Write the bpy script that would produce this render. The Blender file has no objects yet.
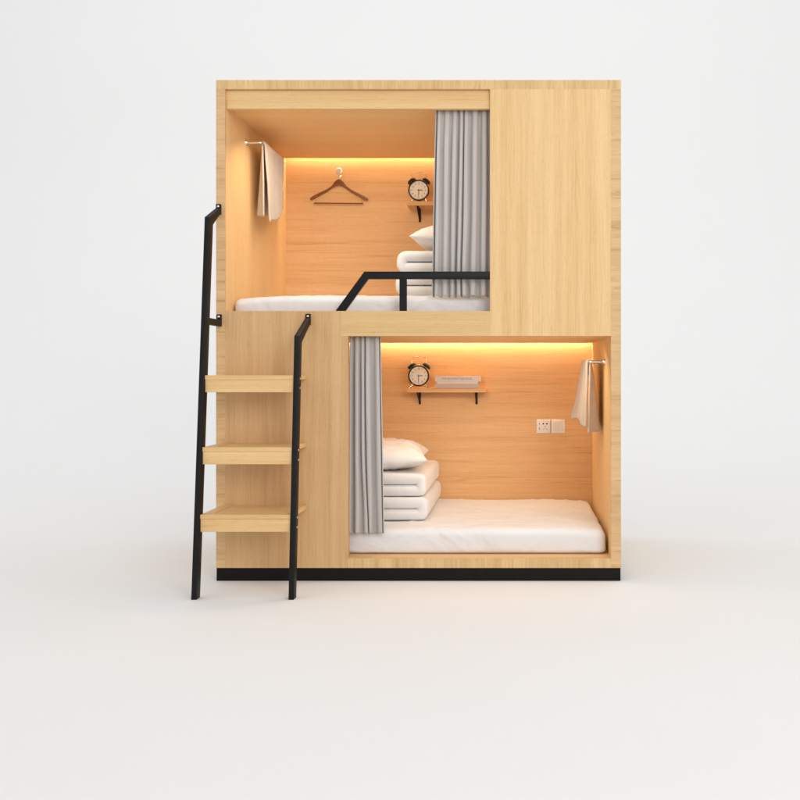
import bpy, bmesh, math, random
from mathutils import Vector, Matrix, noise
random.seed(7)
S = 0.0048            # metres per unit ("u") of the plan used below
EYE = 0.9984          # eye height; the bunk front is y = 0
CAMD = 4.4
C = bpy.context.scene.collection
sc = bpy.context.scene
def X(u): return (u - 519) * S
def Z(h): return EYE + h * S
def lerp(a, b, t): return a + (b - a) * t

# ------------------------------------------------------------------ materials
def newmat(name):
    m = bpy.data.materials.new(name); m.use_nodes = True
    nt = m.node_tree; b = nt.nodes['Principled BSDF']
    return m, nt, b
def ramp(nt, pts):
    r = nt.nodes.new('ShaderNodeValToRGB'); e = r.color_ramp.elements
    e[0].position, e[0].color = pts[0][0], (*pts[0][1], 1)
    e[1].position, e[1].color = pts[1][0], (*pts[1][1], 1)
    for p, c in pts[2:]:
        k = e.new(p); k.color = (*c, 1)
    return r
def wood(name, axis, base, dark, light, tick=0.0, rough=0.5, contrast=1.0, line=.03):
    """axis: direction of the grain 0=x 1=y 2=z"""
    m, nt, b = newmat(name); N = nt.nodes; L = nt.links
    tc = N.new('ShaderNodeTexCoord'); oi = N.new('ShaderNodeObjectInfo')
    mul = N.new('ShaderNodeMath'); mul.operation = 'MULTIPLY'; mul.inputs[1].default_value = 7.0
    L.new(oi.outputs['Random'], mul.inputs[0])
    add = N.new('ShaderNodeVectorMath'); add.operation = 'ADD'
    L.new(tc.outputs['Object'], add.inputs[0]); L.new(mul.outputs[0], add.inputs[1])
    def mapped(across, along):
        mp = N.new('ShaderNodeMapping'); s = [across] * 3; s[axis] = along
        mp.inputs['Scale'].default_value = s; L.new(add.outputs[0], mp.inputs['Vector']); return mp
    def nz(mp, detail, rg=0.6, dist=0.0):
        n = N.new('ShaderNodeTexNoise'); n.inputs['Scale'].default_value = 1
        n.inputs['Detail'].default_value = detail; n.inputs['Roughness'].default_value = rg
        n.inputs['Distortion'].default_value = dist
        L.new(mp.outputs[0], n.inputs['Vector']); return n
    broad = nz(mapped(7, 0.45), 3, .55, .4)
    mid = nz(mapped(60, 1.3), 4, .65, .3)
    fine = nz(mapped(230, 5), 3, .7)
    pore = nz(mapped(420, 26), 1, .5)
    # cathedral lines: distorted bands
    wmp = mapped(13, 0.9)
    wv = N.new('ShaderNodeTexWave'); wv.wave_type = 'BANDS'
    wv.bands_direction = 'Z' if axis != 2 else 'X'
    wv.inputs['Scale'].default_value = .30; wv.inputs['Distortion'].default_value = 9.0
    wv.inputs['Detail'].default_value = 3; wv.inputs['Detail Scale'].default_value = .6
    L.new(wmp.outputs[0], wv.inputs['Vector'])
    def madd(a, k, c=None):
        q = N.new('ShaderNodeMath'); q.operation = 'MULTIPLY_ADD'; q.inputs[1].default_value = k
        L.new(a, q.inputs[0])
        if c is None: q.inputs[2].default_value = 0
        elif isinstance(c, float): q.inputs[2].default_value = c
        else: L.new(c, q.inputs[2])
        return q.outputs[0]
    v = madd(broad.outputs[0], .42, -.06)
    v = madd(mid.outputs[0], .30, v)
    v = madd(fine.outputs[0], .44, v)
    v = madd(wv.outputs[0], .07, v)
    ln = nz(mapped(30, .7), 2, .4, 1.0)
    lr = ramp(nt, [(.585, (0, 0, 0)), (.62, (1, 1, 1)), (.66, (0, 0, 0))]); L.new(ln.outputs[0], lr.inputs[0])
    v = madd(lr.outputs[0], -line, v)
    if tick:
        tk = nz(mapped(60, 5), 2, .5, .6)
        r2 = ramp(nt, [(0.56, (0, 0, 0)), (0.68, (1, 1, 1))]); L.new(tk.outputs[0], r2.inputs[0])
        v = madd(r2.outputs[0], -tick, v)
    mean = .50
    r = ramp(nt, [(mean - .26 / contrast, dark), (mean + .24 / contrast, light), (mean, base)])
    L.new(v, r.inputs[0])
    pr = ramp(nt, [(0.60, (1, 1, 1)), (0.72, (.86, .80, .72))]); L.new(pore.outputs[0], pr.inputs[0])
    mx = N.new('ShaderNodeMix'); mx.data_type = 'RGBA'; mx.blend_type = 'MULTIPLY'; mx.inputs[0].default_value = .8
    L.new(r.outputs[0], mx.inputs[6]); L.new(pr.outputs[0], mx.inputs[7])
    L.new(mx.outputs[2], b.inputs['Base Color'])
    b.inputs['Roughness'].default_value = rough
    b.inputs['Specular IOR Level'].default_value = .3
    bp = N.new('ShaderNodeBump'); bp.inputs['Strength'].default_value = .12; bp.inputs['Distance'].default_value = .001
    L.new(fine.outputs[0], bp.inputs['Height']); L.new(bp.outputs[0], b.inputs['Normal'])
    return m
def fabric(name, col, var=.06, scale=9, weave=900, rough=.9, bump=.25, sheen=.2, dist=.0008, crease=0):
    m, nt, b = newmat(name); N = nt.nodes; L = nt.links
    tc = N.new('ShaderNodeTexCoord')
    n = N.new('ShaderNodeTexNoise'); n.inputs['Scale'].default_value = scale; n.inputs['Detail'].default_value = 6
    L.new(tc.outputs['Object'], n.inputs['Vector'])
    r = ramp(nt, [(.25, tuple(c * (1 - var) for c in col)), (.75, tuple(min(1, c * (1 + var)) for c in col))])
    L.new(n.outputs[0], r.inputs[0]); L.new(r.outputs[0], b.inputs['Base Color'])
    b.inputs['Roughness'].default_value = rough
    b.inputs['Specular IOR Level'].default_value = .15
    b.inputs['Sheen Weight'].default_value = sheen
    w = N.new('ShaderNodeTexNoise'); w.inputs['Scale'].default_value = weave; w.inputs['Detail'].default_value = 2
    L.new(tc.outputs['Object'], w.inputs['Vector'])
    bp = N.new('ShaderNodeBump'); bp.inputs['Strength'].default_value = bump; bp.inputs['Distance'].default_value = dist
    L.new(w.outputs[0], bp.inputs['Height']); L.new(bp.outputs[0], b.inputs['Normal'])
    if crease:
        mp = N.new('ShaderNodeMapping'); mp.inputs['Rotation'].default_value = (.3, .5, .6); mp.inputs['Scale'].default_value = (1, 1.9, 1.4)
        L.new(tc.outputs['Object'], mp.inputs['Vector'])
        k = N.new('ShaderNodeTexNoise'); k.inputs['Scale'].default_value = 4.5; k.inputs['Detail'].default_value = 2.5
        k.inputs['Roughness'].default_value = .5; k.inputs['Distortion'].default_value = .7
        L.new(mp.outputs[0], k.inputs['Vector'])
        b2 = N.new('ShaderNodeBump'); b2.inputs['Strength'].default_value = crease; b2.inputs['Distance'].default_value = .05
        L.new(k.outputs[0], b2.inputs['Height']); L.new(bp.outputs[0], b2.inputs['Normal']); L.new(b2.outputs[0], b.inputs['Normal'])
    return m
def plain(name, col, rough=.5, metal=0, spec=.5, emit=0, var=.05, scale=30):
    m, nt, b = newmat(name); N = nt.nodes; L = nt.links
    tc = N.new('ShaderNodeTexCoord'); n = N.new('ShaderNodeTexNoise'); n.inputs['Scale'].default_value = scale
    n.inputs['Detail'].default_value = 5
    L.new(tc.outputs['Object'], n.inputs['Vector'])
    r = ramp(nt, [(.3, tuple(c * (1 - var) for c in col)), (.7, tuple(min(1, c * (1 + var)) for c in col))])
    L.new(n.outputs[0], r.inputs[0]); L.new(r.outputs[0], b.inputs['Base Color'])
    b.inputs['Roughness'].default_value = rough; b.inputs['Metallic'].default_value = metal
    b.inputs['Specular IOR Level'].default_value = spec
    if emit:
        b.inputs['Emission Color'].default_value = (*col, 1); b.inputs['Emission Strength'].default_value = emit
    return m
WB, WD, WL = (.69, .448, .202), (.535, .315, .122), (.77, .532, .27)
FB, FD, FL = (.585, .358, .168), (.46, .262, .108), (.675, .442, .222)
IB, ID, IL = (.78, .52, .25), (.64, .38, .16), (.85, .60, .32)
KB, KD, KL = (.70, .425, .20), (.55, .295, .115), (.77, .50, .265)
M = {
 'wood_v': wood('ash_veneer_upright', 2, WB, WD, WL, contrast=1.3, line=.08),
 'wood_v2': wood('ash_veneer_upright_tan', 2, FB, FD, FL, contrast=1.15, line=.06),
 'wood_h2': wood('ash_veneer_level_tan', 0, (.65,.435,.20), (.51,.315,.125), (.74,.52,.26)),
 'wood_h': wood('ash_veneer_level', 0, WB, WD, WL),
 'wood_d': wood('ash_veneer_deep', 1, WB, WD, WL),
 'edge_h': wood('ash_edge_level', 0, (.61,.39,.19), (.48,.285,.115), (.72,.49,.25), tick=.22),
 'edge_v': wood('ash_edge_upright', 2, (.61,.40,.185), WD, WL, tick=.14),
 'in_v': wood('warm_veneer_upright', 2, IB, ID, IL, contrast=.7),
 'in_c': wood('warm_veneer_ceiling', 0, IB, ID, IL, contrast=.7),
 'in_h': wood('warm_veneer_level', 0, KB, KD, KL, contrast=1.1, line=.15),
 'black_paint': plain('black_powder_coat', (.006, .0055, .0055), .5, 0, .22, var=.2),
 'plinth': plain('black_plinth_laminate', (.008, .0055, .005), .6, 0, .15, var=.2),
 'sheet': fabric('white_cotton', (.75, .745, .75), .02, 6, 1100, .9, .2, crease=.5),
 'quilt': fabric('white_quilt_cotton', (.76, .735, .715), .02, 7, 700, .92, .35, crease=.3),
 'pillow': fabric('white_pillow_cotton', (.79, .76, .735), .02, 7, 1000, .9, .25, crease=.3),
 'curtain': fabric('grey_curtain_cloth', (.50, .465, .44), .03, 6, 900, .85, .2, .3),
 'towel': fabric('beige_towel_terry', (.53, .455, .39), .07, 30, 520, .95, .8, .4, .002),
 'chrome': plain('polished_steel', (.78, .76, .74), .16, 1, .5, var=.02),
 'white_plastic': plain('white_plastic', (.80, .76, .74), .35, 0, .5, var=.01),
 'rocker': plain('white_rocker_plastic', (.74, .69, .67), .3, 0, .5, var=.01),
 'slot': plain('dark_slot', (.03, .02, .02), .6),
 'hanger': wood('walnut_hanger', 0, (.20, .075, .032), (.12, .04, .016), (.27, .115, .055), rough=.35),
 'clock_black': plain('black_enamel', (.007, .007, .008), .35, 0, .3, var=.1),
 'dial': plain('cream_dial', (.92, .88, .76), .5, 0, .3, var=.015),
 'ink': plain('dark_print', (.03, .028, .03), .6),
 'book_a': plain('pale_book_cloth', (.72, .655, .64), .7, var=.03),
 'book_b': plain('cream_book_cloth', (.74, .67, .62), .7, var=.03),
 'book_c': plain('taupe_book_cloth', (.56, .475, .45), .7, var=.03),
 'page': plain('book_paper', (.82, .77, .68), .9, var=.04, scale=300),
 'print_grey': plain('grey_spine_print', (.25, .20, .19), .7),
 'led': None,
 'backdrop': plain('light_grey_sweep', (.80, .80, .80), .95, 0, .1, var=.004, scale=1.5),
}
m, nt, b = newmat('warm_led_tape')
b.inputs['Base Color'].default_value = (.9, .8, .6, 1)
b.inputs['Emission Color'].default_value = (1, .79, .49, 1); b.inputs['Emission Strength'].default_value = 92
M['led'] = m

# ------------------------------------------------------------------ helpers
def link(name, me, mat, parent=None, smooth=False):
    o = bpy.data.objects.new(name, me); C.objects.link(o)
    if mat is not None: me.materials.append(M[mat] if isinstance(mat, str) else mat)
    if smooth:
        for p in me.polygons: p.use_smooth = True
    if parent is not None:
        o.parent = parent
        o.matrix_parent_inverse = Matrix.Translation(-Vector(wloc(parent)))
    return o
def wloc(o):
    v = Vector(o.location)
    if o.parent: v = v * 1  # all parts carry world coordinates; only the thing's Empty is moved
    return v if o.parent is None else Vector((0, 0, 0)) + ROOT.get(o.parent.name, Vector()) * 0 + Vector((0, 0, 0))
ROOT = {}
def finish(bm, name, mat, parent=None, smooth=False, bevel=0, seg=2, angle=30):
    bmesh.ops.recalc_face_normals(bm, faces=bm.faces)
    if bevel:
        ed = [e for e in bm.edges if len(e.link_faces) == 2 and e.calc_face_angle(0) > math.radians(angle)]
        bmesh.ops.bevel(bm, geom=ed, offset=bevel, segments=seg, affect='EDGES', profile=.5, clamp_overlap=True)
    me = bpy.data.meshes.new(name); bm.to_mesh(me); bm.free()
    o = link(name, me, mat, parent, False)
    if smooth:
        for p in me.polygons: p.use_smooth = True
        try: me.set_sharp_from_angle(angle=math.radians(40))
        except Exception: pass
    return o
def bx(bm, x0, x1, y0, y1, z0, z1):
    vs = [bm.verts.new(p) for p in ((x0,y0,z0),(x1,y0,z0),(x1,y1,z0),(x0,y1,z0),(x0,y0,z1),(x1,y0,z1),(x1,y1,z1),(x0,y1,z1))]
    for f in ((0,3,2,1),(4,5,6,7),(0,1,5,4),(1,2,6,5),(2,3,7,6),(3,0,4,7)):
        bm.faces.new([vs[i] for i in f])
def box(name, mat, parent, u0, u1, y0, y1, h0, h1, bevel=.0004):
    bm = bmesh.new(); bx(bm, X(u0), X(u1), y0, y1, Z(h0), Z(h1))
    return finish(bm, name, mat, parent, bevel=bevel, seg=1)
def prism(bm, pts, a0, a1, plane='yz'):
    """extrude polygon; plane yz -> along x, xz -> along y"""
    f = (lambda p, a: (a, p[0], p[1])) if plane == 'yz' else (lambda p, a: (p[0], a, p[1]))
    A = [bm.verts.new(f(p, a0)) for p in pts]; B = [bm.verts.new(f(p, a1)) for p in pts]
    bm.faces.new(A[::-1]); bm.faces.new(B)
    n = len(pts)
    for i in range(n): bm.faces.new((A[i], A[(i+1) % n], B[(i+1) % n], B[i]))
def tube(bm, pts, r, n=12, cap=True):
    pts = [Vector(p) for p in pts]; rings = []
    rr = r if isinstance(r, (list, tuple)) else [r] * len(pts)
    t0 = (pts[1] - pts[0]).normalized()
    a = t0.orthogonal().normalized()
    for i, p in enumerate(pts):
        t = (pts[min(i+1, len(pts)-1)] - pts[max(i-1, 0)]).normalized()
        a = (a - t * a.dot(t)).normalized(); b_ = t.cross(a)
        rings.append([bm.verts.new(p + (a * math.cos(2*math.pi*k/n) + b_ * math.sin(2*math.pi*k/n)) * rr[i]) for k in range(n)])
    for i in range(len(rings) - 1):
        for k in range(n):
            bm.faces.new((rings[i][k], rings[i][(k+1) % n], rings[i+1][(k+1) % n], rings[i+1][k]))
    if cap: bm.faces.new(rings[0][::-1]); bm.faces.new(rings[-1])
def lathe(bm, prof, origin, axis, n=32):
    """prof: (r, d) along axis"""
    axis = Vector(axis).normalized(); a = axis.orthogonal().normalized(); b_ = axis.cross(a); o = Vector(origin)
    rings = []
    for r, d in prof:
        if r < 1e-6: rings.append([bm.verts.new(o + axis * d)])
        else: rings.append([bm.verts.new(o + axis*d + (a*math.cos(2*math.pi*k/n) + b_*math.sin(2*math.pi*k/n))*r) for k in range(n)])
    for i in range(len(rings)-1):
        A, B = rings[i], rings[i+1]
        for k in range(n):
            k2 = (k+1) % n
            if len(A) == 1 and len(B) == 1: continue
            if len(A) == 1: bm.faces.new((A[0], B[k2], B[k]))
            elif len(B) == 1: bm.faces.new((A[k], A[k2], B[0]))
            else: bm.faces.new((A[k], A[k2], B[k2], B[k]))
def thing(name, label, cat, loc, group=None):
    o = bpy.data.objects.new(name, None); C.objects.link(o); o.location = loc; o.empty_display_size = .05
    tag(o, label, cat, group); return o
def tag(o, label, cat, group=None):
    o['label'] = label; o['category'] = cat
    if group: o['group'] = group
    return o
def recentre(root):
    """move mesh origins of a mesh-only thing to its base"""
    me = root.data; c = sum((v.co for v in me.vertices), Vector()) / len(me.vertices)
    c.z = min(v.co.z for v in me.vertices)
    me.transform(Matrix.Translation(-c)); root.location = c
# ------------------------------------------------------------------ floor and sweep
bm = bmesh.new()
q = [bm.verts.new(p) for p in ((-16, -12, 0), (16, -12, 0), (16, 4, 0), (-16, 4, 0))]; bm.faces.new(q)
finish(bm, 'floor', 'backdrop')['kind'] = 'structure'
bm = bmesh.new(); prev = None; R_ = 5.0; NS = 48
for i in range(NS + 2):
    if i <= NS:
        a = math.pi / 2 * i / NS; y, z = 4 + R_ * math.sin(a), R_ * (1 - math.cos(a))
    else: y, z = 4 + R_, 12
    cur = [bm.verts.new((-16, y, z)), bm.verts.new((16, y, z))]
    if prev: bm.faces.new((prev[0], prev[1], cur[1], cur[0]))
    prev = cur
o = finish(bm, 'backdrop', 'backdrop', smooth=True); o['kind'] = 'structure'

# ------------------------------------------------------------------ the bunk
bunk = thing('bunk_bed', 'tall two-storey box bunk bed in pale wood veneer on a black plinth', 'bunk bed', (X(418), .6, 0))
E = .012      # thickness of the front edging
T = .042      # thickness of the front boards
D = 1.149     # y of the inner back wall
CE = .012
box('plinth', 'plinth', bunk, 216.4, 620.6, .002, 1.198, -208, -195)
box('edge_strip', 'edge_v', bunk, 216, 621, 0, E, 284, 293)
box('edge_strip', 'edge_h', bunk, 216, 225, 0, E, -195, 284)
box('edge_strip', 'edge_h', bunk, 611, 621, 0, E, -195, 284)
box('edge_strip', 'edge_v', bunk, 348, 611, 0, E, -195, -185.5)
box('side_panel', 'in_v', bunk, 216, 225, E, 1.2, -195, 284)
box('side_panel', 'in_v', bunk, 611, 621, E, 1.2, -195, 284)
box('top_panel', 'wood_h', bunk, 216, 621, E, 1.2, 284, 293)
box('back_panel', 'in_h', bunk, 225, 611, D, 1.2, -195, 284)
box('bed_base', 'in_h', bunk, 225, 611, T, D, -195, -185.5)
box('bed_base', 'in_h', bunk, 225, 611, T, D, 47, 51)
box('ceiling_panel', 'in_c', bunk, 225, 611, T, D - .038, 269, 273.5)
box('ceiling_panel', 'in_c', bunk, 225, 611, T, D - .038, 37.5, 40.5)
for h in (284, 47):
    box('light_strip', 'led', bunk, 227, 609, D - .024, D - .012, h - 1.3, h - .1, bevel=0)
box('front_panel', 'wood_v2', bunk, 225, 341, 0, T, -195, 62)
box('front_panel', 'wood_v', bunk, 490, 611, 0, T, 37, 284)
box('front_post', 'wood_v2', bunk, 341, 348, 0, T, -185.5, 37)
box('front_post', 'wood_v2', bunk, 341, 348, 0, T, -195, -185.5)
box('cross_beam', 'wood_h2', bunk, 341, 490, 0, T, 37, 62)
box('front_sill', 'wood_h', bunk, 348, 611, E, T, -195, -185.5)
box('header_board', 'wood_h', bunk, 225, 490, .020, .040, 265, 284, bevel=.0015)
box('header_lip', 'wood_h', bunk, 226, 490, .016, .0199, 265.2, 274, bevel=.0008)
# guard rail
bm = bmesh.new()
g = lambda px, py: (X(px), Z(373 - py))
prism(bm, [g(335,311), g(364,271.3), g(490,271.3), g(490,278.7), g(367.6,278.7), g(344.2,311)], .006, .036, 'xz')
gr = finish(bm, 'guard_rail', 'black_paint', bunk, bevel=.002, smooth=True)
bm = bmesh.new(); bx(bm, X(399.2), X(406.2), .0065, .0355, Z(62), Z(94.5))
finish(bm, 'post', 'black_paint', gr, bevel=.0015)

# ------------------------------------------------------------------ ladder
lad = thing('ladder', 'pale wood box steps between two leaning black metal rails fixed to the bunk front', 'ladder', (X(262), -.2, 0))
def railY(h): return lerp(-.368, -.170, (h + 208) / 358.)
BD = .048
def make_rail(u_top, u_foot, kink, tip, tip_low, bracket=None):
    yk = railY(kink)
    poly = [(-.368, -208), (yk, kink), (-.014, tip - 4), (-.014, tip), (-.0005, tip), (-.0005, tip_low), (-.02, tip_low),
            (yk + BD, kink - 6), (-.368 + BD, -208)]
    bm = bmesh.new()
    f = lambda h: lerp(u_foot, u_top, (h + 208) / 374.)
    A = [bm.verts.new((X(f(h)), y, Z(h))) for y, h in poly]; B = [bm.verts.new((X(f(h) + 5.0), y, Z(h))) for y, h in poly]
    bm.faces.new(A[::-1]); bm.faces.new(B)
    for i in range(len(poly)): bm.faces.new((A[i], A[(i+1) % len(poly)], B[(i+1) % len(poly)], B[i]))
    r = finish(bm, 'rail', 'black_paint', lad, bevel=.002, smooth=True)
    def screw(p, ax, rad=.0055):
        bm = bmesh.new(); lathe(bm, [(0, .004), (rad*.6, .0038), (rad, .002), (rad, 0)], p, ax, 12)
        finish(bm, 'screw', 'chrome', r, smooth=True)
    screw((X(f(tip) + 2.5), -.014, Z(tip - 2.4)), (0, -1, 0))
    if bracket:
        bm = bmesh.new(); h0, h1, h2 = bracket; uu = f(h0)
        prism(bm, [(railY(h0) + BD - .004, Z(h0)), (railY(h1) + BD - .004, Z(h1)), (-.014, Z(h1)), (-.014, Z(h2)), (-.0005, Z(h2)), (-.0005, Z(h0))], X(uu + .2), X(uu + 4.8))
        finish(bm, 'bracket', 'black_paint', r, bevel=.0015)
        screw((X(uu + 2.5), -.014, Z(h2 - 2.4)), (0, -1, 0))
    return r, f, screw
rl, fl, _ = make_rail(216.6, 218.4, 150, 168.5, 158, bracket=(46.5, 53, 58.5))
rr, fr, scr = make_rail(305.3, 307.6, 35, 59, 48)
for h, yf in ((-2.2, -.247), (-69.5, -.276), (-131.5, -.310)):
    yf = railY(h) + .007
    st = bpy.data.objects.new('step', None); C.objects.link(st); st.parent = lad; st['_e'] = 1
    u0, u1 = fl(h) + 5.0, fr(h) 
    # apron box (hollow look below): front, two sides
    t_ = 4.1
    bm = bmesh.new()
    bx(bm, X(u0 + .3), X(u1 - .1), yf + .002, yf + .022, Z(h - 16), Z(h - t_) - .0003)
    ap = finish(bm, 'front_board', 'wood_h', st, bevel=.001, seg=1)
    # tread framed by front lipping and end boards, sunk centre
    bm = bmesh.new(); fw = .045; x0, x1 = X(u0 + .1), X(u1 - .05); z0, z1 = Z(h - t_), Z(h)
    def quad_prism(pts):
        A = [bm.verts.new((p[0], p[1], z0)) for p in pts]; B = [bm.verts.new((p[0], p[1], z1)) for p in pts]
        bm.faces.new(A[::-1]); bm.faces.new(B)
        n = len(pts)
        for i in range(n): bm.faces.new((A[i], A[(i+1) % n], B[(i+1) % n], B[i]))
    quad_prism([(x0, yf), (x1, yf), (x1 - fw, yf + fw), (x0 + fw, yf + fw)])
    finish(bm, 'tread_edge', 'wood_h', st, bevel=.0008, seg=1)
    for sgn, xa in ((1, x0), (-1, x1)):
        bm = bmesh.new(); quad_prism([(xa, yf), (xa + sgn*fw, yf + fw), (xa + sgn*fw, -.0008), (xa, -.0008)])
        finish(bm, 'tread_edge', 'wood_d', st, bevel=.0008, seg=1)
    bm = bmesh.new(); bx(bm, x0 + fw, x1 - fw, yf + fw, -.0008, z0, z1 - .004)
    finish(bm, 'tread', 'wood_h', st)
    for dh in (-3, -12):
        yy = railY(h + dh) + BD * .55
        scr((X(fr(h + dh) + 5.0), yy, Z(h + dh)), (1, 0, 0), .006)

# ------------------------------------------------------------------ soft goods
def rbox(x0, x1, y0, y1, z0, z1, r, step=.014, rb=None):
    """closed box with rounded edges, as (bm)"""
    nx, ny, nz = [max(4, int((b_-a_)/step)) for a_, b_ in ((x0,x1),(y0,y1),(z0,z1))]
    bm = bmesh.new(); cache = {}
    def V(i, j, k):
        key = (i, j, k)
        if key in cache: return cache[key]
        p = Vector((lerp(x0,x1,i/nx), lerp(y0,y1,j/ny), lerp(z0,z1,k/nz)))
        rz = r if (k/nz > .5 or rb is None) else rb
        lo = Vector((x0+r, y0+r, z0+rz)); hi = Vector((x1-r, y1-r, z1-r))
        c = Vector([min(max(p[a], lo[a]), hi[a]) for a in range(3)])
        d = p - c
        if d.length > 1e-9:
            # cube -> sphere mapping of the corner region
            m_ = max(abs(d.x)/r, abs(d.y)/r, abs(d.z)/rz)
            d = Vector((d.x/r, d.y/r, d.z/rz)).normalized() * m_
            p = c + Vector((d.x*r, d.y*r, d.z*rz))
        cache[key] = bm.verts.new(p); return cache[key]
    for i in range(nx):
        for j in range(ny):
            bm.faces.new((V(i,j,0), V(i,j+1,0), V(i+1,j+1,0), V(i+1,j,0)))
            bm.faces.new((V(i,j,nz), V(i+1,j,nz), V(i+1,j+1,nz), V(i,j+1,nz)))
    for i in range(nx):
        for k in range(nz):
            bm.faces.new((V(i,0,k), V(i+1,0,k), V(i+1,0,k+1), V(i,0,k+1)))
            bm.faces.new((V(i,ny,k), V(i,ny,k+1), V(i+1,ny,k+1), V(i+1,ny,k)))
    for j in range(ny):
        for k in range(nz):
            bm.faces.new((V(0,j,k), V(0,j,k+1), V(0,j+1,k+1), V(0,j+1,k)))
            bm.faces.new((V(nx,j,k), V(nx,j+1,k), V(nx,j+1,k+1), V(nx,j,k+1)))
    return bm
def ridged(p):
    """sharp cloth creases: 1 at crest"""
    return 1 - abs(noise.noise(p)) * 2
def wrinkle(bm, amp, seed, front=None, zlo=None):
    bm.normal_update()
    for v in bm.verts:
        p = v.co; n = v.normal.copy()
        a = noise.noise(Vector((p.x*3+seed, p.y*3, p.z*3))) * amp * .7
        w = Vector((p.x*9 + p.z*9 + seed, p.y*5 + p.x*2, p.z*5))
        c = max(0, ridged(w) - .72) / .28
        mask = max(0, noise.noise(Vector((p.x*2.2+seed*3, p.y*2.2, p.z*2))) + .25)
        c2 = max(0, ridged(Vector((p.x*17+seed, p.y*4 - p.x*5, p.z*20))) - .75) / .25
        d = a + amp * (c * mask * .9 + c2 * mask * .35)
        if zlo is not None and n.z < -.5: d = 0
        v.co += n * d
    if zlo is not None:
        for v in bm.verts: v.co.z = max(v.co.z, zlo)
def mattress(name_label, h0, h1, seed, u0=226.0, u1=608.4):
    x0, x1 = X(u0), X(u1)
    bm = rbox(x0 + .003, x1 - .003, .103, D - .012, Z(h0) + .0005, Z(h1) - .004, .034, .0105, rb=.020)
    wrinkle(bm, .009, seed, zlo=Z(h0) + .0005)
    for v in bm.verts:
        k_ = (v.co.z - Z(h0)) / (Z(h1) - Z(h0)); e_ = min(v.co.x - x0, x1 - v.co.x); f_ = v.co.y - .1
        v.co.z -= k_ * (.016 * max(0, 1 - e_/.28) ** 2 + .012 * max(0, 1 - f_/.16) ** 2)
    # hollows and the lower front edge tuck
    for v in bm.verts:
        v.co.x = min(max(v.co.x, X(225.4)), X(610.6)); v.co.y = min(v.co.y, D - .001); v.co.y = max(v.co.y, .0965)
    o = finish(bm, 'mattress', 'sheet', smooth=True)
    for p in o.data.polygons: p.use_smooth = True
    recentre(o); tag(o, name_label, 'mattress', 'mattresses in the two bunk compartments'); return o
mattress('white sheeted mattress of the upper compartment, behind the black guard rail', 51, 81.5, 3.1)
mattress('long white sheeted mattress filling the floor of the lower compartment', -185.5, -157, 11.7)
TOPU, TOPL = Z(81.5) - .004, Z(-157) - .004

def quilt(xo, xf, y0, y1, zb, seed, t=.059, name='folded_quilt', ex=.62, gap=.0010):
    """U-folded quilt; open edges at xo, rounded fold at xf"""
    sg = 1 if xf > xo else -1
    hf = t / 2 - gap
    Ls = abs(xf - xo) - t
    path = []
    n1, n2 = 34, 14
    for i in range(n1): path.append((xo + sg * Ls * i / n1, zb + t/2, 0, -1))      # lower layer, 'outer' normal down
    for i in range(n2 + 1):
        a = -math.pi/2 + math.pi * i / n2
        cx_, sx_ = abs(math.cos(a)) ** ex, math.copysign(abs(math.sin(a)) ** ex, math.sin(a))
        path.append((xo + sg * (Ls + cx_ * t/2 * .8), zb + t + sx_ * t/2, sg * cx_, sx_))
    for i in range(1, n1 + 1): path.append((xo + sg * Ls * (1 - i / n1), zb + t*1.5, 0, 1))
    n = len(path); my = 44; bm = bmesh.new(); O, I = {}, {}
    for i, (px, pz, nx, nz) in enumerate(path):
        for j in range(my + 1):
            # ease the y samples to the ends so that the roll is smooth
            v = j / my * 2 - 1; v = math.sin(v * math.pi / 2)
            y = lerp(y0, y1, (v + 1) / 2)
            dend = min(y - y0, y1 - y); re = .019
            k = math.sqrt(max(0, 1 - (1 - min(dend / re, 1)) ** 2))
            de = min(i, n - 1 - i) * (Ls / n1)
            k2 = math.sqrt(max(0, 1 - (1 - min(de / .02, 1)) ** 2))
            hh = hf * k * k2
            q_ = Vector((px*5 + seed, y*4, pz*5))
            dn = noise.noise(q_) * .004 + noise.noise(q_ * 3.3) * .0016 + max(0, ridged(Vector((px*20+seed, y*6 + px*6, pz*14))) - .8) * .010
            if nz < -.5: dn = 0
            sh = noise.noise(Vector((seed, pz*18, 0))) * .006
            O[i, j] = bm.verts.new((px + sh + nx * (hh + dn*k), y, pz + nz * (hh + dn * k * .8)))
            I[i, j] = O[i, j] if hh < 1e-6 else bm.verts.new((px + sh - nx * hh, y, pz - nz * hh))
    def face(*vs):
        u = []
        for v in vs:
            if v not in u: u.append(v)
        if len(u) >= 3:
            try: bm.faces.new(u)
            except ValueError: pass
    for i in range(n - 1):
        for j in range(my):
            face(O[i,j], O[i+1,j], O[i+1,j+1], O[i,j+1]); face(I[i,j], I[i,j+1], I[i+1,j+1], I[i+1,j])
    bmesh.ops.dissolve_degenerate(bm, dist=1e-5, edges=bm.edges)
    o = finish(bm, name, 'quilt', smooth=True)
    for p in o.data.polygons: p.use_smooth = True
    recentre(o); return o
QG = 'folded quilts stacked on the mattresses'
QY0, QY1 = .275, 1.085
qz = TOPL + .004
q1 = quilt(X(350), X(423.5), QY0, QY1, qz, 1.3); tag(q1, 'folded white quilt lying directly on the lower mattress, bottom of its stack', 'quilt', QG)
q2 = quilt(X(350), X(422), QY0 + .012, QY1 - .02, qz + .1205, 5.9); tag(q2, 'folded white quilt in the lower compartment right beneath the pillow', 'quilt', QG)
qz2 = TOPU + .002
q3 = quilt(X(465), X(386.0), QY0, QY1, qz2, 8.3, ex=.85, gap=.0022); tag(q3, 'folded white quilt on the upper mattress behind the guard rail, bottom of its stack', 'quilt', QG)
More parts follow.
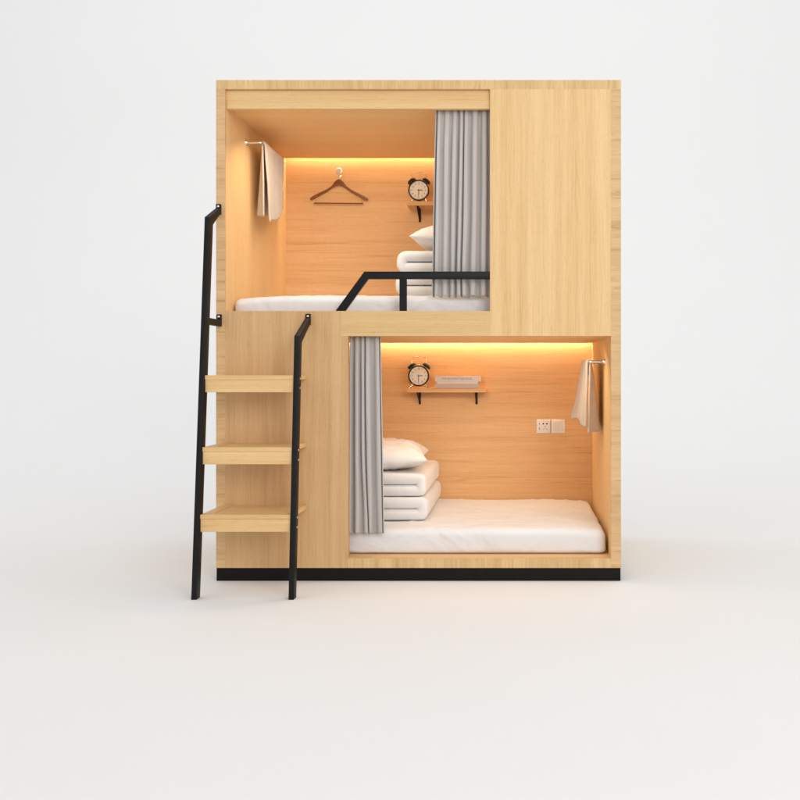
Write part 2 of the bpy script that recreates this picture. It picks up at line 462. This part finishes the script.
q4 = quilt(X(465), X(386.8), QY0 + .008, QY1 - .02, qz2 + .1205, 12.1, ex=.85, gap=.0022); tag(q4, 'folded white quilt in the upper compartment right beneath the pillow', 'quilt', QG)

def pillow(cx, cy, zb, w, l, hgt, rotz, tilt, seed, label):
    bm = bmesh.new(); n, mm = 54, 70; G = {}
    rot = Matrix.Rotation(rotz, 4, 'Z') @ Matrix.Rotation(tilt, 4, 'Y')
    for side in (1, -1):
        for i in range(n + 1):
            for j in range(mm + 1):
                u = math.sin((i/n*2 - 1) * math.pi/2); v = math.sin((j/mm*2 - 1) * math.pi/2)
                edge = i in (0, n) or j in (0, mm)
                if side == -1 and edge: G[side, i, j] = G[1, i, j]; continue
                px = u * w/2 * (1 - .085 * (1 - abs(v)**2.5) * abs(u)**3)
                py = v * l/2 * (1 - .06 * (1 - abs(u)**2.5) * abs(v)**3)
                hgt_ = (max(0, 1 - abs(u)**3.2) ** .50) * (max(0, 1 - abs(v)**3.4) ** .50)
                z = hgt_ * hgt * (.62 if side == 1 else .38) * side
                if side == 1:
                    z += hgt_ * noise.noise(Vector((u*2.2 + seed, v*2.2, 0))) * .018
                # radiating corner creases
                cr = abs(u) * abs(v)
                ang = math.atan2(abs(v) - .2, abs(u) - .2)
                z += side * hgt_ * cr * math.sin(ang * 15 + seed) * .008
                z += side * hgt_ * max(0, ridged(Vector((u*4 + seed, v*3 + u*2, 1))) - .8) * .035
                G[side, i, j] = bm.verts.new(rot @ Vector((px, py, z)))
    for side in (1, -1):
        for i in range(n):
            for j in range(mm):
                a = (G[side,i,j], G[side,i+1,j], G[side,i+1,j+1], G[side,i,j+1])
                bm.faces.new(a if side == 1 else a[::-1])
    zm = min(v.co.z for v in bm.verts)
    for v in bm.verts:
        zz = v.co.z - zm
        if zz < .014: zz = .014 - (.014 - zz) * .15   # settles on what carries it
        v.co = Vector((v.co.x + cx, v.co.y + cy, zb + zz - .0115))
    o = finish(bm, 'pillow', 'pillow', smooth=True)
    for p in o.data.polygons: p.use_smooth = True
    recentre(o); tag(o, label, 'pillow', 'plump white pillows on the quilt stacks'); return o
pillow(X(357), .60, qz + .242, .56, .62, .142, math.radians(5), math.radians(-2), 2.2, 'plump white pillow on the quilt stack of the lower compartment')
pillow(X(464), .60, qz2 + .240, .56, .62, .160, math.radians(-4), math.radians(3), 6.4, 'plump white pillow on the quilt stack of the upper compartment, half behind curtain')

def curtain(u_a, u_b, ub_a, ub_b, h_top, h_bot, nf, seed, label):
    rnd = random.Random(seed)
    ws = [rnd.uniform(.35, 2.0) for _ in range(nf)]; tot = sum(ws); acc = [0]
    for w in ws: acc.append(acc[-1] + w / tot)
    amps = [rnd.uniform(.5, 1.0) for _ in range(nf + 1)]
    NX, NZ = nf * 22, 70; bm = bmesh.new(); G = {}
    yc = .0705
    for i in range(NX + 1):
        t = i / NX
        k = max(j for j in range(nf) if acc[j] <= t + 1e-9); loc = (t - acc[k]) / (acc[k+1] - acc[k])
        for j in range(NZ + 1):
            s = j / NZ   # 0 top 1 bottom
            drift = noise.noise(Vector((k*1.7 + seed, s*1.3, 0))) * .35 * s
            ph = 2 * math.pi * loc
            c = math.cos(ph + drift * math.sin(math.pi * loc))
            c = 1 - 2 * ((1 - c) / 2) ** 2.1
            amp = .0225 * lerp(amps[k], amps[k+1], loc) * (.62 + .38 * min(1, s * 5))
            y = yc - c * amp
            u = lerp(lerp(u_a, ub_a, s ** .8), lerp(u_b, ub_b, s), t)
            u += math.sin(2 * ph + 1) * .30 + drift * 3.0 * math.sin(math.pi * t)
            u += (noise.noise(Vector((t*3.1, s*1.6, seed + 4))) * 3.2 + noise.noise(Vector((t*7, s*2.5, seed + 9))) * 1.4) * s * math.sin(math.pi * t)
            h = lerp(h_top, h_bot, s)
            if j == NZ: h += (c * .8) + .8 * noise.noise(Vector((t*9, seed, 0)))
            y += noise.noise(Vector((t*8, s*3, seed))) * .003
            G[i, j] = bm.verts.new((X(u), min(max(y, .0465), .0935), Z(h)))
    for i in range(NX):
        for j in range(NZ): bm.faces.new((G[i,j], G[i,j+1], G[i+1,j+1], G[i+1,j]))
    o = finish(bm, 'curtain', 'curtain', smooth=True)
    for p in o.data.polygons: p.use_smooth = True
    sm = o.modifiers.new('thickness', 'SOLIDIFY'); sm.thickness = .0016; sm.offset = 0
    recentre(o); tag(o, label, 'curtain', 'grey curtains in the bunk openings'); return o
curtain(434.5, 491.5, 430.5, 491.5, 267.5, 77.5, 8, 21, 'longer grey pleated curtain drawn to the right of the upper bunk opening')
curtain(347.6, 378.6, 346.8, 382.4, 37.0, -163, 5, 9, 'narrow grey pleated curtain gathered at the left of the lower bunk opening')

# ------------------------------------------------------------------ towel bars and towels
def towel_set(wall_u, sgn, y0, h, lens, offs, ylen, label_bar, label_towel, seed):
    """sgn +1: bar on a wall to the left, room lies to +x"""
    xw = X(wall_u); xr = xw + sgn * .079; z = Z(h); y1 = y0 + .46; r = .0065
    root = thing('towel_bar', label_bar, 'towel bar', (xw, (y0+y1)/2, z), 'steel towel bars on the compartment walls')
    bm = bmesh.new(); pts = [(xw + sgn*.001, y0, z)]
    for k in range(7):
        a = math.pi/2 * k/6; pts.append((xr - sgn*.012 + sgn*.012*math.sin(a), y0 + .012*(1-math.cos(a)), z))
    for k in range(7):
        a = math.pi/2 * k/6; pts.append((xr - sgn*.012*(1-math.cos(a)), y1 - .012 + .012*math.sin(a), z))
    pts.append((xw + sgn*.001, y1, z))
    tube(bm, pts, r, 16); finish(bm, 'bar', 'chrome', root, smooth=True)
    for y in (y0, y1):
        bm = bmesh.new(); lathe(bm, [(0, .012), (.010, .012), (.0125, .010), (.0145, .006), (.0165, .0005), (0, .0005)], (xw, y, z), (sgn, 0, 0), 28)
        finish(bm, 'wall_flange', 'chrome', root, smooth=True)
    # towel
    (rf, rb, wf, wb), (orf, orb, owf, owb) = lens, offs
    ty0 = y0 + .035; bm = bmesh.new(); n, mt = 90, 44; G = {}
    R = r + .004
    for j in range(mt + 1):
        t = j / mt
        Lr = lerp(rf, rb, t) * S; Lw = lerp(wf, wb, t) * S; Or = lerp(orf, orb, t) * S; Ow = lerp(owf, owb, t) * S
        for i in range(n + 1):
            q = i / n * 2 - 1      # -1 wall-layer hem, 0 over the bar, 1 room-layer hem
            if abs(q) < .14:
                a = q / .14 * math.pi/2; x = math.sin(a) * R; zz = math.cos(a) * R
            else:
                s = (abs(q) - .14) / .86; side = 1 if q > 0 else -1
                LL, OO = (Lr, Or) if side > 0 else (Lw, Ow)
                e = s ** (1.1 if side > 0 else .7)
                x = side * (R + e * max(OO - R, 0)) ; zz = -s * LL
                wv = math.sin(t * math.pi * 2.3 + side * 1.1 + seed + s*1.5) * .011 * s + noise.noise(Vector((t*3, s*3, seed + side))) * .010 * s
                wv += (math.sin(t * 21 + s * 2.2 * side + seed * 2) * .0035 + noise.noise(Vector((t*7, s*5, seed + side*4))) * .007) * min(1, s * 1.6)
                x += wv * (.35 + .65 * t) * (1 if side > 0 else .7)
                x = max(x, .005) if side > 0 else min(x, -.005)
                if side < 0:
                    x = max(x, -.060)
                    k_ = min(1, t / .16); k_ = k_ * k_ * (3 - 2 * k_)
                    x = lerp(-.0035 + .006 * s, x, k_)
                    zz += -.012 * s * math.sin(t * 9 + seed)
                else:
                    k_ = min(1, t / .12)
                    x += .004 * s * (1 - k_)
                    zz += .010 * s * math.sin(t * 8 + seed)
            y = ty0 + t * ylen * (1 - .0 * abs(q)) + noise.noise(Vector((q*2.5, seed, 3))) * .012 * abs(q)
            y += abs(q) * (t - .5) * -.01
            G[i, j] = bm.verts.new((xr + sgn * x, y, z + zz))
    for i in range(n):
        for j in range(mt): bm.faces.new((G[i,j], G[i+1,j], G[i+1,j+1], G[i,j+1]))
    o = finish(bm, 'towel', 'towel', smooth=True)
    for p in o.data.polygons: p.use_smooth = True
    sm = o.modifiers.new('thickness', 'SOLIDIFY'); sm.thickness = .009; sm.offset = 0
    recentre(o); tag(o, label_towel, 'towel', 'beige hand towels hanging in the bunk compartments')
towel_set(225, 1, .335, 248, (86, 58, 76, 62), (7, 3, 10, 8), .37,
          'steel towel bar on the left wall of the upper compartment', 'beige towel over the bar in the upper compartment, left of the hanger', 1.0)
towel_set(611, -1, .300, 12, (69, 62, 78, 72), (3, 15, 11, 11), .36,
          'steel towel bar on the right wall of the lower compartment', 'beige towel over the bar in the lower compartment, right of the sockets', 3.4)

# ------------------------------------------------------------------ shelves, clocks, books
F = lambda y: (CAMD + y) / CAMD
def shelf(h_top, label, ur=40.5):
    u0, u1 = 519 - 138, 519 - ur
    y0 = D - .150; th = .023
    root = thing('wall_shelf', label, 'shelf', (X((u0+u1)/2), D, Z(h_top)), 'small wooden shelves on black brackets')
    bm = bmesh.new(); bx(bm, X(u0), X(u1), y0, D - .0004, Z(h_top) - th, Z(h_top))
    finish(bm, 'board', 'in_h', root, bevel=.0012)
    for ub in (519 - 125.0, 519 - ur - 13):
        w = .0125; zt = Z(h_top) - th; bm = bmesh.new(); xc = X(ub)
        prism(bm, [(D - .0004, zt), (D - .0004, zt - .075), (D - .0035, zt - .075), (D - .0035, zt - .0035), (y0 + .02, zt - .0035), (y0 + .02, zt)], xc - w/2, xc + w/2)
        # brace
        prism(bm, [(y0 + .012, zt - .0036), (y0 + .019, zt - .0036), (D - .0036, zt - .058), (D - .0036, zt - .066)], xc - w*.38, xc + w*.38)
        finish(bm, 'bracket', 'black_paint', root)
    return Z(h_top)
zU = shelf(210.6, 'small wooden shelf in the upper compartment, holding only a clock')
zL = shelf(-19, 'small wooden shelf in the lower compartment, holding a clock and books')

def text_mesh(body, size, extrude=.0003, align='CENTER'):
    cu = bpy.data.curves.new('t', 'FONT'); cu.body = body; cu.size = size; cu.extrude = extrude; cu.align_x = align; cu.align_y = 'CENTER'
    to = bpy.data.objects.new('t', cu); C.objects.link(to); bpy.context.view_layer.update()
    me = bpy.data.meshes.new_from_object(to.evaluated_get(bpy.context.evaluated_depsgraph_get()))
    bpy.data.objects.remove(to); return me
def clock(u, zs, label, yc=None):
    R = .062; yc = D - .085; cx = X(u); cz = zs + R + .0125
    root = thing('alarm_clock', label, 'alarm clock', (cx, yc, zs), 'twin-bell alarm clocks on the shelves')
    yf = yc - .024; ctr = (cx, yf, cz)
    bm = bmesh.new()      # case: drum with rolled rim, open front
    lathe(bm, [(.0545, .006), (.0545, -.001), (.0565, -.004), (.0605, -.004), (.0625, 0), (.0625, .012), (.0605, .040), (.052, .052), (0, .054)], ctr, (0, 1, 0), 48)
    lathe(bm, [(.0545, .006), (0, .006)], ctr, (0, 1, 0), 48)
    case = finish(bm, 'case', 'clock_black', root, smooth=True)
    bm = bmesh.new(); lathe(bm, [(0, .004), (.0543, .004), (.0543, .0055), (0, .0055)], ctr, (0, 1, 0), 48)
    dial = finish(bm, 'dial', 'dial', root, smooth=True)
    bm = bmesh.new(); yd = yf + .0035
    for k in range(12):
        a = math.radians(30*k); ca, sa = math.cos(a), math.sin(a); w = .0007
        pts = []
        for r_, s_ in ((.047, -w), (.0515, -w), (.0515, w), (.047, w)):
            pts.append((cx + sa*r_ + ca*s_, cz + ca*r_ - sa*s_))
        prism(bm, pts, yd, yd + .0004, 'xz')
    me_t = bpy.data.meshes.new('t'); bm.to_mesh(me_t)
    for k in range(1, 13):
        a = math.radians(30*k); tm = text_mesh(str(k), .0125)
        tm.transform(Matrix.Translation((cx + math.sin(a)*.0395, yd, cz + math.cos(a)*.0395)) @ Matrix.Rotation(math.pi/2, 4, 'X'))
        bm.from_mesh(tm)
    o = finish(bm, 'numerals', 'ink', dial)
    def hand(ang, ln, w, nm, yy):
        bm = bmesh.new(); a = math.radians(ang); ca, sa = math.cos(a), math.sin(a)
        pts = [(cx + sa*r_ + ca*s_, cz + ca*r_ - sa*s_) for r_, s_ in ((-.008, -w*.7), (ln*.7, -w), (ln, 0), (ln*.7, w), (-.008, w*.7))]
        prism(bm, pts, yy, yy + .0008, 'xz'); finish(bm, nm, 'ink', dial)
    hand(88, .026, .0021, 'hour_hand', yf + .0015); hand(181, .038, .0015, 'minute_hand', yf + .0004)
    bm = bmesh.new(); lathe(bm, [(0, -.0012), (.003, -.001), (.003, .003)], ctr, (0, 1, 0), 16); finish(bm, 'hand_cap', 'ink', dial, smooth=True)
    yb = yc + .002
    for sg in (-1, 1):
        d = Vector((sg * math.sin(math.radians(37)), 0, math.cos(math.radians(37))))
        bm = bmesh.new(); o0 = Vector((cx, yb, cz)) + d * (R + .006)
        lathe(bm, [(.0265, -.002), (.0275, .001), (.026, .009), (.020, .0155), (.008, .019), (0, .0195), ], o0, d, 28)
        lathe(bm, [(.0265, -.002), (0, .004)], o0, d, 28)
        bell = finish(bm, 'bell', 'clock_black', root, smooth=True)
        bm = bmesh.new(); tube(bm, [Vector((cx, yb, cz)) + d * (R - .003), Vector((cx, yb, cz)) + d * (R + .012)], .003, 10)
        lathe(bm, [(.0035, 0), (.0035, .002), (0, .004)], o0 + d*.019, d, 12)
        finish(bm, 'bell_stem', 'chrome', bell, smooth=True)
        f = Vector((sg * math.sin(math.radians(36)), 0, -math.cos(math.radians(36))))
        p0 = Vector((cx, yb, cz)) + f * (R - .003); p1 = p0 + f * ((p0.z - zs - .0032) / -f.z)
        bm = bmesh.new(); tube(bm, [p0, lerp(p0, p1, .8), p1], [.0035, .0030, .0042], 12)
        lathe(bm, [(0, -.0028), (.0035, -.002), (.0048, .0005), (.0035, .004), (0, .005)], p1, (0, 0, 1), 14)
        finish(bm, 'foot', 'chrome', root, smooth=True)
    bm = bmesh.new(); zc = cz + R
    pts = [(cx + math.copysign(abs(math.cos(a)) ** .7, math.cos(a)) * .044, yb, zc + .026 + .025 * max(0, math.sin(a)) ** .6) for a in [math.pi * k/24 for k in range(25)]]
    pts = [(cx + .040, yb, zc + .004)] + pts + [(cx - .040, yb, zc + .004)]
    tube(bm, pts, .0022, 10); finish(bm, 'handle', 'chrome', root, smooth=True)
    bm = bmesh.new(); tube(bm, [(cx, yb, zc - .002), (cx, yb, zc + .008)], .002, 8)
    lathe(bm, [(0, 0), (.005, .001), (.006, .004), (.005, .007), (0, .008)], (cx, yb, zc + .006), (0, 0, 1), 16)
    finish(bm, 'hammer', 'chrome', root, smooth=True)
fy = F(D - .109)
clock(519 - (519-418.6)*fy, zU, 'black twin-bell alarm clock on the upper compartment shelf, beside the curtain')
clock(519 - (519-418.6)*fy, zL, 'black twin-bell alarm clock on the lower compartment shelf, left of the books')

def book(u0, u1, z0, th, y0, y1, rot, cover, label, title=None):
    cx, cy = X((u0+u1)/2), (y0+y1)/2; w = X(u1) - X(u0); d = y1 - y0
    root = thing('book', label, 'book', (cx, cy, z0), 'books piled on the lower shelf')
    R = Matrix.Translation((cx, cy, z0)) @ Matrix.Rotation(rot, 4, 'Z'); c = .0018
    bm = bmesh.new()
    # spine faces the room (front), boards above and below
    bx(bm, -w/2, w/2, -d/2 + .0022, d/2, 0, c); bx(bm, -w/2, w/2, -d/2 + .0022, d/2, th - c, th); bx(bm, -w/2, w/2, -d/2, -d/2 + .0022, 0, th)
    bmesh.ops.transform(bm, matrix=R, verts=bm.verts); finish(bm, 'cover', cover, root, bevel=.0004, seg=1)
    bm = bmesh.new(); bx(bm, -w/2 + .003, w/2 - .003, -d/2 + .0023, d/2 - .003, c + .0001, th - c - .0001)
    bmesh.ops.transform(bm, matrix=R, verts=bm.verts); finish(bm, 'pages', 'page', root)
    if title:
        tm = text_mesh(title, .0145); bm = bmesh.new(); bm.from_mesh(tm)
        bmesh.ops.transform(bm, matrix=R @ Matrix.Translation((-.004, -d/2 - .0003, th/2)) @ Matrix.Rotation(math.pi/2, 4, 'X'), verts=bm.verts)
        finish(bm, 'spine_title', 'print_grey', root)
fb = F(D - .135)
ub = lambda p: 519 - (519 - p) * fb
by0, by1 = D - .138, D - .012
z = zL
book(ub(435), ub(479), z, .0272, by0, by1, 0.0, 'book_c', 'taupe book at the bottom of the pile on the lower shelf'); z += .0272
book(ub(437), ub(478), z, .0140, by0 + .002, by1, 0.0, 'book_b', 'thin cream book in the middle of the pile on the lower shelf'); z += .0140
book(ub(435), ub(480.3), z, .0315, by0 - .001, by1, 0.004, 'book_a', 'pale book with grey spine lettering on top of the pile', 'THE ARCHITECTURE BOOK')

# ------------------------------------------------------------------ hanger and peg
fh = F(D - .030); yh = D - .030
P = lambda px, py, f=fh: (X(519 + (px - 519) * f), Z((373 - py) * f))
peg = thing('wall_peg', 'round white peg on the back wall of the upper compartment', 'peg', (P(339.3, 171)[0], D, P(339.3, 171)[1]))
px_, pz_ = P(339.3, 171)
bm = bmesh.new(); lathe(bm, [(0, -.0445), (.008, -.0445), (.010, -.0475), (.015, -.0475), (.0185, -.043), (.0185, -.038), (.012, -.035), (.0058, -.033)], (px_, D, pz_), (0, 1, 0), 32)
finish(bm, 'knob', 'white_plastic', peg, smooth=True)
bm = bmesh.new(); lathe(bm, [(.0055, -.034), (.0055, -.006), (.012, -.004), (.014, -.0005), (0, -.0005)], (px_, D, pz_), (0, 1, 0), 28)
finish(bm, 'stem', 'chrome', peg, smooth=True)
hg = thing('coat_hanger', 'brown wooden coat hanger hanging from the white wall peg', 'coat hanger', (px_, yh, P(339, 190)[1]))
bm = bmesh.new(); r_h = .0175
hx, hz = px_, pz_ - .0 + .0055 + .0014 - r_h + .0
pts = []
for k in range(19):
    a = math.radians(200 - 235 * k / 18)     # open hook round the stem
    pts.append((px_ + math.cos(a) * r_h, yh + .008, pz_ + .0069 - r_h + math.sin(a) * r_h))
zt_ = P(339, 179.5)[1]
pts += [(px_ + .006, yh + .006, pts[-1][2] - .010), (P(339, 180)[0], yh + .002, (zt_ + pts[-1][2]) / 2 - .004), (P(339, 180)[0], yh, zt_ - .01)]
tube(bm, pts, .0014, 8); finish(bm, 'hook', 'chrome', hg, smooth=True)
top = [(310.2,198.2),(313,196.2),(320,192.6),(327,189.2),(331.5,186.2),(334.5,182),(337,179.6),(339,179),(341,179.6),(343.6,182),(346.8,186.2),(351,189.4),(358,193),(365,196.6),(367.8,198.4)]
bot = [(368.4,199.4),(367.6,200.5),(365,200.4),(358,196.4),(351,192.2),(345,188),(341.5,186),(339,185.5),(336.5,186),(333,187.8),(327,191.8),(320,195.6),(313.5,199.4),(311.5,200.4),(310.2,199.8)]
bm = bmesh.new(); prism(bm, [P(*p) for p in top + bot], yh - .006, yh + .006, 'xz')
sh_ = finish(bm, 'shoulders', 'hanger', hg, bevel=.003, seg=3, smooth=True, angle=40)
bm = bmesh.new(); a_, b_ = P(313.8, 203.2), P(363.2, 203.6)
tube(bm, [(a_[0], yh, a_[1]), (b_[0], yh, b_[1])], .0042, 12); finish(bm, 'trouser_bar', 'hanger', hg, smooth=True)
for (qa, qb) in (((315.4, 198.4), (315.4, 203.2)), ((362.0, 198.6), (362.0, 203.6))):
    bm = bmesh.new(); p, q = P(*qa), P(*qb); tube(bm, [(p[0], yh, p[1]), (q[0], yh, q[1])], .0011, 6)
    finish(bm, 'bar_wire', 'chrome', hg, smooth=True)

# ------------------------------------------------------------------ socket and switch
fw_ = F(D)
def plate(pxc, nm, label, cat, group=None):
    x, z = X(519 + (pxc - 519) * fw_), Z((373 - 426.2) * fw_); s = .0418
    root = thing(nm, label, cat, (x, D, z))
    bm = bmesh.new(); bx(bm, x - s, x + s, D - .0085, D - .0003, z - s, z + s); finish(bm, 'plate', 'white_plastic', root, bevel=.0022, seg=3, smooth=True)
    return root, x, z
root, x, z = plate(543.4, 'power_socket', 'white square power socket with dark holes on the lower back wall', 'socket')
bm = bmesh.new(); ys = D - .0088
def slot(dx, dz, w, h, rot=0):
    ca, sa = math.cos(rot), math.sin(rot)
    pts = [(x + dx + ca*a - sa*b_, z + dz + sa*a + ca*b_) for a, b_ in ((-w,-h),(w,-h),(w,h),(-w,h))]
    prism(bm, pts, ys, ys + .001, 'xz')
def dot(dx, dz, r): lathe(bm, [(0, -.0003), (r, -.0003), (r, .0008)], (x + dx, ys + .0003, z + dz), (0, 1, 0), 14)
dot(-.001, .0155, .0052); dot(.0205, .0155, .0052)
slot(-.024, .0155, .0016, .006)
slot(-.024, -.0145, .0016, .006, .35)
slot(.002, -.0165, .0011, .0052, -.5); slot(.0185, -.0165, .0011, .0052, .5); slot(.010, -.001, .0011, .0045)
finish(bm, 'holes', 'slot', root)
root, x, z = plate(558.2, 'light_switch', 'white square light switch on the lower back wall beside the socket', 'switch')
for k in (-1, 0, 1):
    bm = bmesh.new(); bx(bm, x + k*.0195 - .0092, x + k*.0195 + .0092, D - .0112, D - .0084, z - .030, z + .030)
    for v in bm.verts:
        if v.co.y < D - .011 and v.co.z > z: v.co.y += .0018
    finish(bm, 'rocker', 'rocker', root, bevel=.0008)

# ------------------------------------------------------------------ parenting: parts keep world coordinates in their meshes
bpy.context.view_layer.update()
def world_of(o): 
    v = Vector((0, 0, 0)); q = o
    while q is not None: v += q.location; q = q.parent
    return v
for o in list(C.objects):
    if o.parent is not None and o.parent.parent is None:
        o.matrix_parent_inverse = Matrix.Translation(-o.parent.location)
        for c in o.children: c.matrix_parent_inverse = Matrix.Identity(4)
for o in C.objects:
    if '_e' in o: del o['_e']

# ------------------------------------------------------------------ camera
cam = bpy.data.cameras.new('camera'); co = bpy.data.objects.new('camera', cam); C.objects.link(co)
co.location = (0, -CAMD, EYE); co.rotation_euler = (math.pi/2, 0, 0)
cam.sensor_width = 36; cam.lens = 36 * CAMD / (800 * S)
cam.shift_x = (400 - 519) / 800; cam.shift_y = -(400 - 373) / 800
cam.clip_end = 200; sc.camera = co

# ------------------------------------------------------------------ light
w = bpy.data.worlds.new('World'); sc.world = w; w.use_nodes = True
bg = w.node_tree.nodes['Background']; bg.inputs[0].default_value = (1, 1, 1, 1); bg.inputs[1].default_value = .88
def area(name, loc, target, size, power, col=(1, 1, 1)):
    l = bpy.data.lights.new(name, 'AREA'); l.shape = 'RECTANGLE'; l.size, l.size_y = size; l.energy = power; l.color = col
    o = bpy.data.objects.new(name, l); C.objects.link(o); o.location = loc
    o.rotation_euler = (Vector(target) - Vector(loc)).to_track_quat('-Z', 'Y').to_euler()
area('softbox', (3.2, -7.5, 3.8), (-.4, 0, 1.1), (3.5, 3), 250, (1, .99, .975))
area('background_light', (-1.2, 2.2, 7.5), (-1.2, 9, 3.0), (14, 1.2), 160, (1, 1, 1))
# added warm fills, no fitting there, near each compartment's front, to brighten the inside
area('compartment_fill', (X(336), .14, Z(246)), (X(352), .14 + .36, Z(246) - 1.0), (.80, .18), 5.2, (1, .80, .57))
area('compartment_fill', (X(488), .16, Z(22)), (X(480), .16 + .45, Z(22) - 1.0), (.95, .12), 4.2, (1, .81, .58))
sc.view_settings.view_transform = 'Standard'; sc.view_settings.look = 'None'; sc.view_settings.gamma = 1
sc.view_settings.exposure = 0.0
sc.cycles.use_denoising = True
sc.cycles.max_bounces = 10; sc.cycles.diffuse_bounces = 6
sc.cycles.sample_clamp_indirect = 6
